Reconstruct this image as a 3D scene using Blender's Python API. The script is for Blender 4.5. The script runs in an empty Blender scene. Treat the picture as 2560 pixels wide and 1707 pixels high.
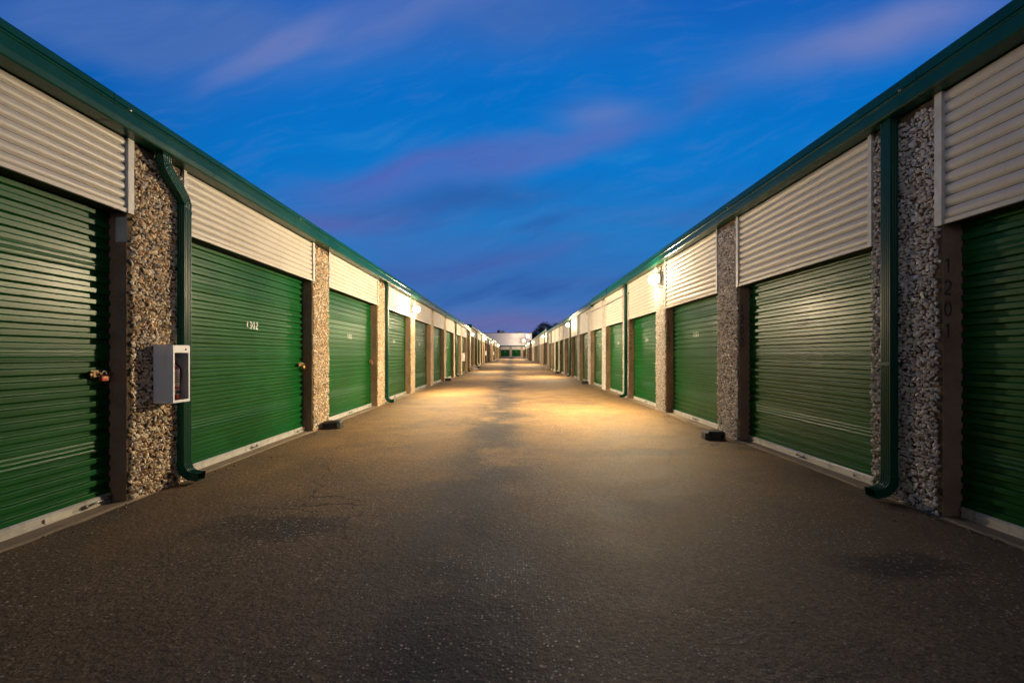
import bpy, math, random
import numpy as np
from mathutils import Vector, Matrix
PI = math.pi
sc = bpy.context.scene
C = bpy.context.collection
random.seed(7); RNG = np.random.default_rng(11)

# ------------------------------------------------------------------ camera
HC = 1.10                      # camera height
cam_d = bpy.data.cameras.new('camera'); cam = bpy.data.objects.new('camera', cam_d); C.objects.link(cam)
cam.location = (0, 0, HC); cam.rotation_euler = (PI/2, 0, 0)
cam_d.sensor_width = 36; cam_d.lens = 16.0; cam_d.shift_y = 0.0131; cam_d.shift_x = -0.0004
cam_d.clip_start = 0.05; cam_d.clip_end = 3000
sc.camera = cam
sc.view_settings.view_transform = 'Standard'; sc.view_settings.look = 'None'
sc.view_settings.exposure = 0.0; sc.view_settings.gamma = 1.0
sc.cycles.max_bounces = 6

# ------------------------------------------------------------------ node helper
class NT:
    def __init__(s, tree): s.t = tree; s.n = tree.nodes; s.l = tree.links
    def node(s, kind, **kw):
        n = s.n.new(kind)
        for k, v in kw.items():
            if k == 'ins':
                for a, b in v.items(): s.put(n, a, b)
            else: setattr(n, k, v)
        return n
    def put(s, n, a, b):
        if isinstance(b, bpy.types.NodeSocket): s.l.new(b, n.inputs[a])
        else: n.inputs[a].default_value = b
    def m(s, op, a, b=0.0, c=0.0, clamp=False):
        n = s.n.new('ShaderNodeMath'); n.operation = op; n.use_clamp = clamp
        s.put(n, 0, a); s.put(n, 1, b); s.put(n, 2, c)
        return n.outputs[0]
    def mix(s, f, a, b, blend='MIX'):
        n = s.n.new('ShaderNodeMixRGB'); n.blend_type = blend
        s.put(n, 0, f); s.put(n, 1, a if isinstance(a, bpy.types.NodeSocket) else (*a[:3], 1)); s.put(n, 2, b if isinstance(b, bpy.types.NodeSocket) else (*b[:3], 1))
        return n.outputs[0]
    def ramp(s, f, stops, interp='LINEAR'):
        n = s.n.new('ShaderNodeValToRGB'); s.put(n, 0, f); cr = n.color_ramp; cr.interpolation = interp
        while len(cr.elements) < len(stops): cr.elements.new(0.5)
        for e, (p, c) in zip(cr.elements, stops):
            e.position = p; e.color = (*c, 1) if hasattr(c, '__len__') else (c, c, c, 1)
        return n.outputs[0]
    def sstep(s, x, a, b):
        n = s.n.new('ShaderNodeMapRange'); n.interpolation_type = 'SMOOTHSTEP'
        s.put(n, 0, x); s.put(n, 1, a); s.put(n, 2, b); s.put(n, 3, 0.0); s.put(n, 4, 1.0)
        return n.outputs[0]
    def noise(s, vec, scale, detail=4, rough=.55, dist=0.0, out=0):
        n = s.n.new('ShaderNodeTexNoise'); s.put(n, 'Vector', vec); s.put(n, 'Scale', scale); s.put(n, 'Detail', detail)
        s.put(n, 'Roughness', rough); s.put(n, 'Distortion', dist); return n.outputs[out]
    def comb(s, x, y, z):
        n = s.n.new('ShaderNodeCombineXYZ'); s.put(n, 0, x); s.put(n, 1, y); s.put(n, 2, z); return n.outputs[0]
def lin(*rgb):
    return tuple(((c/255)/12.92 if c/255 <= .04045 else (((c/255)+.055)/1.055)**2.4) for c in rgb)

# ------------------------------------------------------------------ dusk sky
w = bpy.data.worlds.new('World'); sc.world = w; w.use_nodes = True
T = NT(w.node_tree); T.n.clear()
geo = T.node('ShaderNodeTexCoord'); sep = T.node('ShaderNodeSeparateXYZ'); T.l.new(geo.outputs['Generated'], sep.inputs[0])
dx, dy, dz = sep.outputs
dyc = T.m('MAXIMUM', dy, 0.15)
U = T.m('DIVIDE', dx, dyc); V = T.m('DIVIDE', dz, dyc)
uv = T.comb(U, V, 0.0)
wn = T.noise(uv, 1.6, 3, .5); wn2 = T.noise(T.comb(T.m('ADD', U, 7.3), V, 0.0), 1.6, 3, .5)
Uw = T.m('ADD', U, T.m('MULTIPLY', T.m('SUBTRACT', wn, .5), .35)); Vw = T.m('ADD', V, T.m('MULTIPLY', T.m('SUBTRACT', wn2, .5), .22))
def blob(px, py, rx, ry, ang, soft=1.0, warp=True):
    """soft cloud patch about a direction; ang turns it counter-clockwise"""
    cu, cv = (px-1281)/1138, (887-py)/1138
    a = math.radians(ang); ca, sa = math.cos(a), math.sin(a)
    uu = T.m('SUBTRACT', Uw if warp else U, cu); vv = T.m('SUBTRACT', Vw if warp else V, cv)
    p = T.m('ADD', T.m('MULTIPLY', uu, ca*1138/rx), T.m('MULTIPLY', vv, sa*1138/rx))
    q = T.m('ADD', T.m('MULTIPLY', uu, -sa*1138/ry), T.m('MULTIPLY', vv, ca*1138/ry))
    r = T.m('ADD', T.m('MULTIPLY', p, p), T.m('MULTIPLY', q, q))
    return T.m('POWER', 2.718, T.m('MULTIPLY', r, -soft))
base = T.ramp(V, [(0.0, lin(108, 116, 172)), (.05, lin(86, 112, 176)), (.14, lin(58, 114, 184)), (.26, lin(36, 120, 194)),
                  (.42, lin(10, 118, 202)), (.60, lin(4, 110, 198)), (.80, lin(18, 96, 186))], 'EASE')
left = T.m('MULTIPLY', T.sstep(U, -.35, -1.2), .55)
col = T.mix(left, base, lin(10, 66, 150))
# long streaks, sheared so that they rise to the right
st_u = T.m('ADD', T.m('MULTIPLY', Uw, .95), T.m('MULTIPLY', Vw, .30)); st_v = T.m('SUBTRACT', T.m('MULTIPLY', Vw, .95), T.m('MULTIPLY', Uw, .28))
streak = T.noise(T.comb(T.m('MULTIPLY', st_u, 1.3), T.m('MULTIPLY', st_v, 6.5), 0.0), 1.6, 5, .5)
streak2 = T.noise(T.comb(T.m('MULTIPLY', Uw, 1.5), T.m('MULTIPLY', Vw, 9.0), 4.0), 1.5, 4, .5)
low = T.m('MULTIPLY', T.sstep(V, .44, .22), T.sstep(streak, .5, .64))
col = T.mix(T.m('MULTIPLY', low, .6), col, lin(46, 84, 160))
low2 = T.m('MULTIPLY', T.sstep(V, .52, .05), T.sstep(streak2, .47, .66))
col = T.mix(T.m('MULTIPLY', low2, .55), col, lin(70, 100, 172))
hi = T.m('MULTIPLY', T.sstep(streak, .42, .28), T.sstep(V, .62, .40))
col = T.mix(T.m('MULTIPLY', hi, .6), col, lin(52, 136, 206))
PINK = lin(110, 126, 186); MAUVE = lin(66, 108, 180); DARK = lin(44, 92, 164)
tex = T.m('ADD', .62, T.m('MULTIPLY', T.sstep(streak, .35, .62), .38))
def layer(col, b, c, k, t=True):
    f = T.m('MULTIPLY', b, k); f = T.m('MULTIPLY', f, tex) if t else f
    return T.mix(T.m('MINIMUM', f, 1.0), col, c)
col = layer(col, T.sstep(blob(330, 40, 430, 125, -3), .18, .80), MAUVE, .95, False)
col = layer(col, T.sstep(blob(700, 110, 210, 60, 26, 1.1), .15, .9), PINK, .95)
col = layer(col, blob(1000, 30, 420, 90, 16), PINK, .65)
col = layer(col, blob(1330, 60, 260, 90, 10), MAUVE, .8)
col = layer(col, blob(2200, 70, 330, 72, 12, 1.2), PINK, .95, False)
col = layer(col, blob(1760, 205, 70, 34, 30), MAUVE, .8)
col = layer(col, blob(1520, 265, 95, 28, 12), PINK, .8)
col = layer(col, T.sstep(blob(1400, 360, 300, 48, 18), .15, .9), lin(84, 112, 186), .85)
col = layer(col, T.sstep(blob(1060, 440, 340, 52, 12), .1, .9), lin(84, 104, 182), .8)
col = layer(col, blob(1150, 500, 260, 34, 8), DARK, .75)
col = layer(col, blob(860, 565, 150, 44, 8), lin(94, 100, 172), .6)
col = layer(col, blob(1180, 690, 330, 50, 4), DARK, .5)
col = layer(col, blob(1190, 640, 260, 22, 8), lin(70, 92, 168), .6)
col = layer(col, blob(1250, 800, 300, 30, 0), lin(104, 108, 166), .8, False)
wsp = T.noise(T.comb(T.m('MULTIPLY', st_u, 3.2), T.m('MULTIPLY', st_v, 15.0), 2.0), 2.0, 7, .62, .4)
col = T.mix(T.m('MULTIPLY', T.sstep(wsp, .48, .72), .12), col, lin(96, 124, 194))
col = T.mix(T.m('MULTIPLY', T.sstep(wsp, .50, .30), .12), col, lin(16, 84, 170))
# unseen sky, shaped for fill light: dark zenith, bright low glow behind camera
rest = T.mix(T.sstep(dz, .50, .10), lin(20, 27, 42), lin(226, 230, 255))
col = T.mix(T.sstep(dy, .16, .48), rest, col)
bg = T.node('ShaderNodeBackground'); T.l.new(col, bg.inputs[0]); bg.inputs[1].default_value = 1.0
wo = T.node('ShaderNodeOutputWorld'); T.l.new(bg.outputs[0], wo.inputs[0])

# ------------------------------------------------------------------ tagging helpers
def link(o, parent=None):
    C.objects.link(o)
    if parent is not None: o.parent = parent
    return o
def put(name, mesh, parent=None, loc=(0, 0, 0), rz=0.0, label=None):
    o = bpy.data.objects.new(name, mesh); link(o, parent); o.location = loc; o.rotation_euler = (0, 0, rz)
    if label: o['label'] = label
    return o
def thing(name, label, cat, loc=(0, 0, 0), rz=0.0, group=None, mesh=None):
    o = put(name, mesh, None, loc, rz); o['label'] = label; o['category'] = cat
    if group: o['group'] = group
    return o
def struct(name, mesh, kind='structure'):
    o = put(name, mesh); o['kind'] = kind; return o

# ------------------------------------------------------------------ mesh helper
class MB:
    def __init__(s): s.v = []; s.f = []; s.fm = []; s.sm = []; s.mi = 0; s.smooth = False
    def quadgrid(s, rows):
        """rows: list of equally long point lists"""
        b = len(s.v); n = len(rows[0])
        for r in rows: s.v += [tuple(p) for p in r]
        for i in range(len(rows)-1):
            for j in range(n-1):
                a = b+i*n+j; s.face((a, a+1, a+n+1, a+n))
    def face(s, idx): s.f.append(tuple(idx)); s.fm.append(s.mi); s.sm.append(s.smooth)
    def poly(s, pts): b = len(s.v); s.v += [tuple(p) for p in pts]; s.face(range(b, b+len(pts)))
    def box(s, a, c):
        (x0, y0, z0), (x1, y1, z1) = [tuple(min(p, q) for p, q in zip(a, c)), tuple(max(p, q) for p, q in zip(a, c))]
        b = len(s.v); s.v += [(x0,y0,z0),(x1,y0,z0),(x1,y1,z0),(x0,y1,z0),(x0,y0,z1),(x1,y0,z1),(x1,y1,z1),(x0,y1,z1)]
        for q in ((0,3,2,1),(4,5,6,7),(0,1,5,4),(1,2,6,5),(2,3,7,6),(3,0,4,7)): s.face([b+i for i in q])
    def bbox(s, a, c, r=.004):
        """box with chamfered edges"""
        import bmesh
        (x0, y0, z0), (x1, y1, z1) = [tuple(min(p, q) for p, q in zip(a, c)), tuple(max(p, q) for p, q in zip(a, c))]
        bm = bmesh.new(); bmesh.ops.create_cube(bm, size=1)
        for v in bm.verts: v.co = ((x0+x1)/2+v.co.x*(x1-x0), (y0+y1)/2+v.co.y*(y1-y0), (z0+z1)/2+v.co.z*(z1-z0))
        bmesh.ops.bevel(bm, geom=bm.edges[:], offset=r, segments=2, affect='EDGES', profile=.5)
        s.from_bm(bm)
    def from_bm(s, bm, mat=None):
        b = len(s.v); bm.verts.ensure_lookup_table()
        for v in bm.verts: s.v.append(tuple(mat @ v.co) if mat else tuple(v.co))
        for f in bm.faces: s.face([b+v.index for v in f.verts])
        bm.free()
    def tube(s, pts, r, n=8, cap=True):
        pts = [Vector(p) for p in pts]; b = len(s.v); up = Vector((.13, .21, .97))
        rr = r if hasattr(r, '__len__') else [r]*len(pts)
        for i, p in enumerate(pts):
            t = (pts[min(i+1, len(pts)-1)]-pts[max(i-1, 0)]).normalized()
            a = t.cross(up)
            if a.length < .15: a = t.cross(Vector((1, 0, 0)))
            a.normalize(); c = t.cross(a)
            for k in range(n):
                q = p+(a*math.cos(2*PI*k/n)+c*math.sin(2*PI*k/n))*rr[i]; s.v.append(tuple(q))
        for i in range(len(pts)-1):
            for k in range(n):
                s.face((b+i*n+k, b+i*n+(k+1) % n, b+(i+1)*n+(k+1) % n, b+(i+1)*n+k))
        if cap:
            s.face(range(b+n-1, b-1, -1)); e = b+(len(pts)-1)*n; s.face(range(e, e+n))
    def sweep(s, frames, prof, cap=True):
        """frames: list of (point, axis a, axis n, scale); prof: closed list of (a, n)"""
        b = len(s.v); n = len(prof)
        for p, a, nn, k in frames:
            for (x, y) in prof: s.v.append(tuple(Vector(p)+Vector(a)*x*k+Vector(nn)*y*k))
        for i in range(len(frames)-1):
            for k in range(n): s.face((b+i*n+k, b+i*n+(k+1) % n, b+(i+1)*n+(k+1) % n, b+(i+1)*n+k))
        if cap:
            s.face(range(b+n-1, b-1, -1)); e = b+(len(frames)-1)*n; s.face(range(e, e+n))
    def mesh(s, name, mats, flipx=False):
        v = [(-x, y, z) for x, y, z in s.v] if flipx else s.v
        f = [tuple(reversed(q)) for q in s.f] if flipx else s.f
        me = bpy.data.meshes.new(name); me.from_pydata(v, [], f)
        for m_ in (mats if isinstance(mats, (list, tuple)) else [mats]): me.materials.append(m_)
        me.polygons.foreach_set('material_index', s.fm); me.polygons.foreach_set('use_smooth', s.sm)
        me.update(); return me

# ------------------------------------------------------------------ materials
def mat(name):
    m_ = bpy.data.materials.new(name); m_.use_nodes = True; t = NT(m_.node_tree)
    b = t.n['Principled BSDF']; tc = t.node('ShaderNodeTexCoord')
    return m_, t, b, tc.outputs['Object']
def bump(t, b, h, strength, dist):
    n = t.node('ShaderNodeBump'); t.put(n, 'Height', h); n.inputs['Strength'].default_value = strength; n.inputs['Distance'].default_value = dist
    t.l.new(n.outputs[0], b.inputs['Normal'])
def worldpos(t):
    g = t.node('ShaderNodeNewGeometry'); return g.outputs['Position']
def paint(name, c, c2, rough=.35, coat=0.0, var=3.0, grime=(.05, .045, .03), gk=.35, wav=.002, metallic=0.0, spec=.5):
    m_, t, b, co = mat(name); co = worldpos(t)
    n1 = t.noise(co, var, 5, .6)
    sp = t.node('ShaderNodeSeparateXYZ'); t.l.new(co, sp.inputs[0])
    run = t.noise(t.comb(t.m('MULTIPLY', sp.outputs[0], 14.0), t.m('MULTIPLY', sp.outputs[1], 14.0), t.m('MULTIPLY', sp.outputs[2], .9)), 1.0, 4, .6)
    cc = t.mix(t.sstep(n1, .35, .7), c, c2)
    cc = t.mix(t.m('MULTIPLY', t.sstep(run, .52, .78), gk), cc, grime)
    t.l.new(cc, b.inputs['Base Color'])
    t.l.new(t.m('ADD', rough-.06, t.m('MULTIPLY', n1, .16)), b.inputs['Roughness'])
    b.inputs['Metallic'].default_value = metallic; b.inputs['Coat Weight'].default_value = coat; b.inputs['Coat Roughness'].default_value = .25
    b.inputs['Specular IOR Level'].default_value = spec
    if wav: bump(t, b, t.noise(co, 2.2, 2, .5), .6, wav*6)
    return m_
M = {}
M['door'] = paint('green_door_paint', (.001, .060, .008), (.002, .086, .014), .31, 0, 1.4, (.012, .03, .008), .14, .0006, 0, .19)
M['gutter'] = paint('green_gutter_paint', (.0008, .050, .027), (.0015, .066, .036), .28, 0, 2.0, (.006, .04, .026), .4, .0015, 0, .25)
M['cream'] = paint('cream_panel_paint', (.53, .48, .41), (.58, .53, .46), .42, 0, 2.0, (.36, .28, .19), .25, .001)
M['trim'] = paint('pale_trim_paint', (.60, .58, .53), (.50, .46, .40), .45, 0, 9.0, (.25, .2, .15), .5, .001)
M['rail'] = paint('aluminium_rail', (.62, .60, .56), (.48, .46, .42), .38, 0, 6.0, (.22, .17, .11), .7, .001, .35)
M['steel'] = paint('galvanised_steel', (.30, .29, .28), (.2, .18, .16), .4, 0, 20.0, (.1, .05, .03), .6, 0, .8)
M['dark'] = paint('dark_recess', (.018, .018, .016), (.03, .028, .022), .7, 0, 5.0)
M['latch'] = paint('worn_latch_steel', (.34, .22, .10), (.2, .12, .06), .5, 0, 20.0, (.1, .05, .02), .5, 0, .6)
M['brass'] = paint('brass_padlock', (.62, .36, .10), (.5, .27, .07), .3, 0, 20.0, (.1, .06, .02), .3, 0, .85)
M['orange'] = paint('orange_lock_body', (.55, .09, .02), (.4, .06, .015), .45, 0, 20.0, (.1, .06, .02), .3, 0)
M['black'] = paint('black_plastic', (.018, .018, .018), (.03, .028, .026), .45, 0, 12.0, (.12, .09, .06), .6, .001)
M['white'] = paint('white_enamel', (.84, .84, .86), (.80, .80, .82), .35, .1, 4.0, (.45, .4, .35), .2, .0005)
M['grey'] = paint('grey_lining', (.55, .54, .54), (.5, .5, .5), .5, 0, 6.0)
M['red'] = paint('red_cylinder_paint', (.55, .03, .012), (.5, .025, .01), .3, .3, 8.0, (.2, .05, .03), .2, 0)
M['paper'] = paint('label_paper', (.68, .64, .56), (.6, .56, .48), .5, 0, 30.0, (.4, .35, .3), .3, 0)
M['ink'] = paint('white_stencil', (.80, .82, .80), (.7, .72, .7), .5, 0, 30.0, (.2, .3, .2), .3, 0)
M['ink_shaded'] = paint('shaded_stencil', (.16, .17, .19), (.12, .13, .15), .5, 0, 30.0, (.1, .2, .1), .4, 0)  # white stencil darkened by painted shadow, for one right-hand door number
M['ink_pale'] = paint('faded_blue_stencil', (.21, .24, .27), (.13, .13, .13), .7, 0, 40.0, (.1, .08, .06), .8, 0)
M['ink_blue'] = paint('dark_blue_stencil', (.03, .035, .05), (.08, .065, .055), .7, 0, 40.0, (.16, .10, .065), .95, 0)
M['yellow'] = paint('yellow_bollard_paint', (.75, .42, .01), (.7, .36, .01), .45, 0, 6.0, (.2, .12, .02), .4, .001)
M['wallwhite'] = paint('white_metal_wall', (.78, .76, .78), (.72, .70, .72), .5, 0, .6, (.4, .36, .33), .5, .001)
M['roof'] = paint('roof_metal', (.40, .40, .38), (.32, .31, .29), .5, 0, .6, (.2, .17, .14), .5, .001)
M['taupe'] = paint('taupe_pilaster', (.36, .27, .21), (.32, .24, .18), .7, 0, 2.0)
def concrete(name, c, c2, stain, sc_=6.0, st=.5):
    m_, t, b, co = mat(name); co = worldpos(t)
    n1 = t.noise(co, sc_, 6, .65); n2 = t.noise(co, 90.0, 3, .6); n3 = t.noise(co, 1.7, 4, .6)
    cc = t.mix(t.sstep(n1, .3, .7), c, c2); cc = t.mix(t.m('MULTIPLY', t.sstep(n3, .5, .72), st), cc, stain)
    vo = t.node('ShaderNodeTexVoronoi'); t.put(vo, 'Vector', co); vo.inputs['Scale'].default_value = 55
    cc = t.mix(t.m('MULTIPLY', t.m('LESS_THAN', vo.outputs['Distance'], .16), .5), cc, (.42, .38, .33))
    t.l.new(cc, b.inputs['Base Color']); b.inputs['Roughness'].default_value = .85
    bump(t, b, t.m('ADD', t.m('MULTIPLY', n1, .8), t.m('MULTIPLY', n2, .35)), .8, .006)
    return m_
M['conc'] = concrete('jamb_concrete', (.25, .145, .085), (.33, .205, .13), (.10, .06, .04))
M['slab'] = concrete('sill_concrete', (.22, .165, .11), (.28, .21, .14), (.08, .06, .045), 4.0, .7)
def aggregate():
    m_, t, b, co = mat('aggregate_stone'); a = t.node('ShaderNodeVertexColor'); a.layer_name = 'tint'
    n = t.noise(co, 120.0, 3, .6)
    t.l.new(t.mix(t.m('MULTIPLY', n, .30), a.outputs[0], (.35, .28, .2), 'MULTIPLY'), b.inputs['Base Color'])
    b.inputs['Roughness'].default_value = .55; bump(t, b, n, .4, .003)
    m2, t, b, co = mat('aggregate_mortar')
    n = t.noise(co, 60.0, 5, .6); big = t.noise(co, 4.0, 3, .5)
    c = t.mix(n, (.05, .032, .019), (.13, .088, .052)); c = t.mix(t.m('MULTIPLY', t.sstep(big, .5, .7), .5), c, (.24, .14, .05))
    t.l.new(c, b.inputs['Base Color']); b.inputs['Roughness'].default_value = .9; bump(t, b, n, .8, .01)
    return m_, m2
M['stone'], M['mortar'] = aggregate()
def emis(name, c, s_):
    m_ = bpy.data.materials.new(name); m_.use_nodes = True; t = NT(m_.node_tree); t.n.clear()
    e = t.node('ShaderNodeEmission'); e.inputs[0].default_value = (*c, 1); e.inputs[1].default_value = s_
    # brighter in the middle of the refractor, weaker at its rim
    o = t.node('ShaderNodeOutputMaterial'); t.l.new(e.outputs[0], o.inputs[0]); return m_
WARM = (1.0, .79, .48)
M['lens'] = emis('lamp_lens_glow', (1, .88, .62), 14)
M['lens_orange'] = emis('flood_lens_glow', (1, .66, .34), 30)
def glass():
    m_, t, b, co = mat('clear_pane'); b.inputs['Transmission Weight'].default_value = 1; b.inputs['Roughness'].default_value = .04
    b.inputs['IOR'].default_value = 1.1; b.inputs['Base Color'].default_value = (.93, .9, .92, 1); return m_
M['glass'] = glass()

# ------------------------------------------------------------------ ground
PROF = [(-60, 0), (24, 0), (28, -.02), (31, -.045), (34, -.03), (37, .10), (40, .20), (43, .25), (50, .24), (58, .24), (66, .17), (74, .165),
        (82, .22), (92, .33), (105, .41), (120, .47), (139, .52), (160, .52), (900, .5)]
def gh(y):
    for (a, p), (b, q) in zip(PROF, PROF[1:]):
        if y <= b:
            k = (y-a)/(b-a); k = k*k*(3-2*k); return p+(q-p)*k
    return .5
def ground_mat():
    m_, t, b, _ = mat('worn_asphalt'); co = worldpos(t)
    sp = t.node('ShaderNodeSeparateXYZ'); t.l.new(co, sp.inputs[0]); X, Y, Z = sp.outputs
    n_big = t.noise(co, .55, 5, .6, .4); n_mid = t.noise(co, 2.3, 5, .62, .3); n_f = t.noise(co, 38.0, 4, .7)
    cc = t.mix(t.sstep(n_mid, .3, .72), (.215, .124, .045), (.335, .200, .074))
    grey_dim = t.m('MULTIPLY', t.sstep(t.m('ADD', Y, t.m('MULTIPLY', n_big, 3.5)), 7.6, 4.2), .58)  # greyer asphalt at the near end, with its distance from the lamps painted dark
    cc = t.mix(grey_dim, cc, (.088, .068, .052))
    # dirt and oil along the middle of the drive, blotchy
    wob = t.m('MULTIPLY', t.m('SUBTRACT', t.noise(t.comb(0.0, Y, 0.0), .5, 3), .5), 1.1)
    cx = t.m('ADD', t.m('ADD', X, .25), wob)
    mid = t.m('POWER', 2.718, t.m('MULTIPLY', t.m('MULTIPLY', cx, cx), -4.0))
    st = t.m('MULTIPLY', mid, t.sstep(t.noise(co, 1.1, 5, .65, .5), .28, .52))
    cc = t.mix(t.m('MULTIPLY', st, .90), cc, (.030, .025, .022))
    cc = t.mix(t.m('MULTIPLY', t.sstep(n_big, .50, .62), .36), cc, (.062, .048, .037))
    # drip stains and grime against the walls
    edge = t.sstep(t.m('ABSOLUTE', X), 2.25, 2.85)
    cc = t.mix(t.m('MULTIPLY', t.m('MULTIPLY', edge, t.sstep(n_mid, .40, .60)), .55), cc, (.05, .042, .038))
    for (px_, py_, rx_, ry_, k_) in ((2.05, 2.4, .42, .16, .6), (.95, 3.3, .30, .22, .45), (-1.5, 2.9, .55, .25, .45), (-.2, 1.75, .28, .5, .55), (1.5, 5.2, .7, .22, .35), (-.3, 6.8, .35, .8, .5)):
        ex_ = t.m('DIVIDE', t.m('SUBTRACT', X, px_), rx_); ey_ = t.m('DIVIDE', t.m('SUBTRACT', Y, py_), ry_)
        rr_ = t.m('ADD', t.m('ADD', t.m('MULTIPLY', ex_, ex_), t.m('MULTIPLY', ey_, ey_)), t.m('MULTIPLY', t.m('SUBTRACT', n_mid, .5), 3.0))
        cc = t.mix(t.m('MULTIPLY', t.sstep(rr_, 1.4, .2), k_*1.35), cc, (.028, .024, .022))
    # cross bands of older patching further down
    bands = t.noise(t.comb(t.m('MULTIPLY', X, .10), t.m('MULTIPLY', Y, .55), 3.0), 1.0, 4, .6)
    cc = t.mix(t.m('MULTIPLY', t.sstep(bands, .52, .66), t.m('MULTIPLY', t.sstep(Y, 4.0, 14.0), .40)), cc, (.075, .055, .037))
    # exposed stones
    vo = t.node('ShaderNodeTexVoronoi'); t.put(vo, 'Vector', co); vo.inputs['Scale'].default_value = 64
    vs = t.node('ShaderNodeSeparateColor'); t.l.new(vo.outputs['Color'], vs.inputs[0])
    chip = t.m('MULTIPLY', t.m('LESS_THAN', vo.outputs['Distance'], .34), t.m('GREATER_THAN', vs.outputs[0], .60))
    wear = t.sstep(t.noise(co, .8, 4, .6), .38, .62)
    chipk = t.m('MULTIPLY', chip, t.m('ADD', .25, t.m('MULTIPLY', wear, .75)))
    cc = t.mix(t.m('MULTIPLY', chipk, t.m('ADD', .20, t.m('MULTIPLY', t.m('POWER', vs.outputs[1], 2.0), .9))), cc, (.60, .52, .44))
    pit = t.m('MULTIPLY', t.m('LESS_THAN', vo.outputs['Distance'], .36), t.m('LESS_THAN', vs.outputs[0], .3))
    cc = t.mix(t.m('MULTIPLY', pit, .5), cc, (.04, .03, .024))
    grain = t.noise(co, 140.0, 3, .7)
    cc = t.mix(1.0, cc, t.ramp(t.m('ADD', t.m('MULTIPLY', grain, .6), t.m('MULTIPLY', n_f, .4)), [(.34, .35), (.5, 1.0), (.64, 1.75)]), 'MULTIPLY')
    # fine cracks
    wv = t.noise(co, 1.6, 4, .6, out=1)
    vm = t.node('ShaderNodeVectorMath', operation='MULTIPLY_ADD'); t.put(vm, 0, wv); vm.inputs[1].default_value = (.7, .7, 0); t.put(vm, 2, co)
    vc = t.node('ShaderNodeTexVoronoi', feature='DISTANCE_TO_EDGE'); t.put(vc, 'Vector', vm.outputs[0]); vc.inputs['Scale'].default_value = .42
    crack = t.m('MULTIPLY', t.m('LESS_THAN', vc.outputs[0], .0016), t.sstep(t.noise(co, .9, 3), .47, .55))
    cc = t.mix(t.m('MULTIPLY', crack, .75), cc, (.02, .017, .015))
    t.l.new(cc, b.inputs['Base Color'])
    t.l.new(t.m('ADD', .56, t.m('MULTIPLY', n_mid, .3)), b.inputs['Roughness'])
    b.inputs['Specular IOR Level'].default_value = .32
    h = t.m('ADD', t.m('MULTIPLY', n_f, .6), t.m('ADD', t.m('MULTIPLY', chipk, .5), t.m('MULTIPLY', t.m('ADD', crack, t.m('MULTIPLY', pit, .3)), -1.0)))
    h = t.m('ADD', h, t.m('MULTIPLY', n_mid, 1.0))
    bump(t, b, h, 1.0, .012)
    return m_
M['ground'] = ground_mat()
g = MB(); g.smooth = True
ys = [-60, -30, -12] + [i*.5-6 for i in range(330)] + [165, 180, 220, 300, 450, 700]
xs = [-500, -120, -40, -12] + [-3+i*.5 for i in range(13)] + [12, 40, 120, 500]
def swale(x, y): return -.018*math.exp(-(x/1.2)**2) if y < 150 else 0
g.quadgrid([[(x, y, gh(y)+swale(x, y)) for x in xs] for y in ys])
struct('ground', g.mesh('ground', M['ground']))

# ------------------------------------------------------------------ shared pieces of the storage rows
# local frame of a wall piece: x = out of the wall towards the drive (left side of the drive), y along it, z up
WL, WR = 2.857, 2.89
INS = .14                      # door curtain behind pillar face
def rib(z):
    """depth of the curtain at height z: square-ish ribs 8 cm apart, with a flat lap seam now and then"""
    p = .0815; u = (z/p) % 1.0; k = int(z/p); D = .023
    if k % 8 == 5:
        return -D*.25 + .0025*math.sin(u*2*PI*3)
    def s(x): x = min(1, max(0, x)); return x*x*x*(10-15*x+6*x*x)
    return -D*(s((u-.37)/.135)-s((u-.85)/.135))
def curtain(width, H):
    zs = [.055]; z = .055; p = .0815
    marks = [0, .02, .19, .34, .36, .385, .41, .445, .48, .505, .53, .55, .68, .81, .83, .855, .88, .915, .95, .975]
    zs = sorted({round((k+m_)*p, 5) for k in range(0, int(H/p)+1) for m_ in marks if .06 < (k+m_)*p < H})
    yy = np.linspace(0, width, 15)
    mb = MB(); mb.smooth = True
    dent = lambda y, z: .0022*math.sin(y*2.1+z*1.3)*math.sin(z*2.7-y*.8)
    mb.quadgrid([[(-INS+rib(z)+dent(y, z), y, z) for y in yy] for z in zs])
    return mb
def rail_mb(width, z0=.012):
    mb = MB(); x = -INS+.012
    prof = [(x-.03, z0), (x+.004, z0), (x+.004, z0+.016), (x-.002, z0+.02), (x-.002, z0+.036), (x+.006, z0+.04), (x+.006, z0+.058), (x-.006, z0+.068), (x-.03, z0+.068)]
    mb.quadgrid([[(a, .0, b) for a, b in prof], [(a, width, b) for a, b in prof]])
    mb.poly([(a, .0, b) for a, b in prof]); mb.poly([(a, width, b) for a, b in reversed(prof)])
    return mb
def header_mb(width, z0, z1, p):
    mb = MB(); mb.smooth = True; n = int(round((z1-z0-.03)/p)); p = (z1-z0-.03)/n
    zs = [(k+j/12)*p for k in range(n) for j in range(12)]+[n*p]
    def dep(z): u = (z/p) % 1; return -.003-.023*(1-abs(math.sin(PI*u))**.45)
    mb.quadgrid([[(dep(z), y, z0+.03+z) for y in np.linspace(.004, width-.004, 8)] for z in zs])
    mb.smooth = False
    mb.box((-.02, .004, z0), (.003, width-.004, z0+.028))              # bottom flange
    return mb
def lintel_mb(width, z0, z1):
    mb = MB(); mb.box((-.42, 0.0, z0+.006), (-.022, width, z1)); return mb
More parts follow.
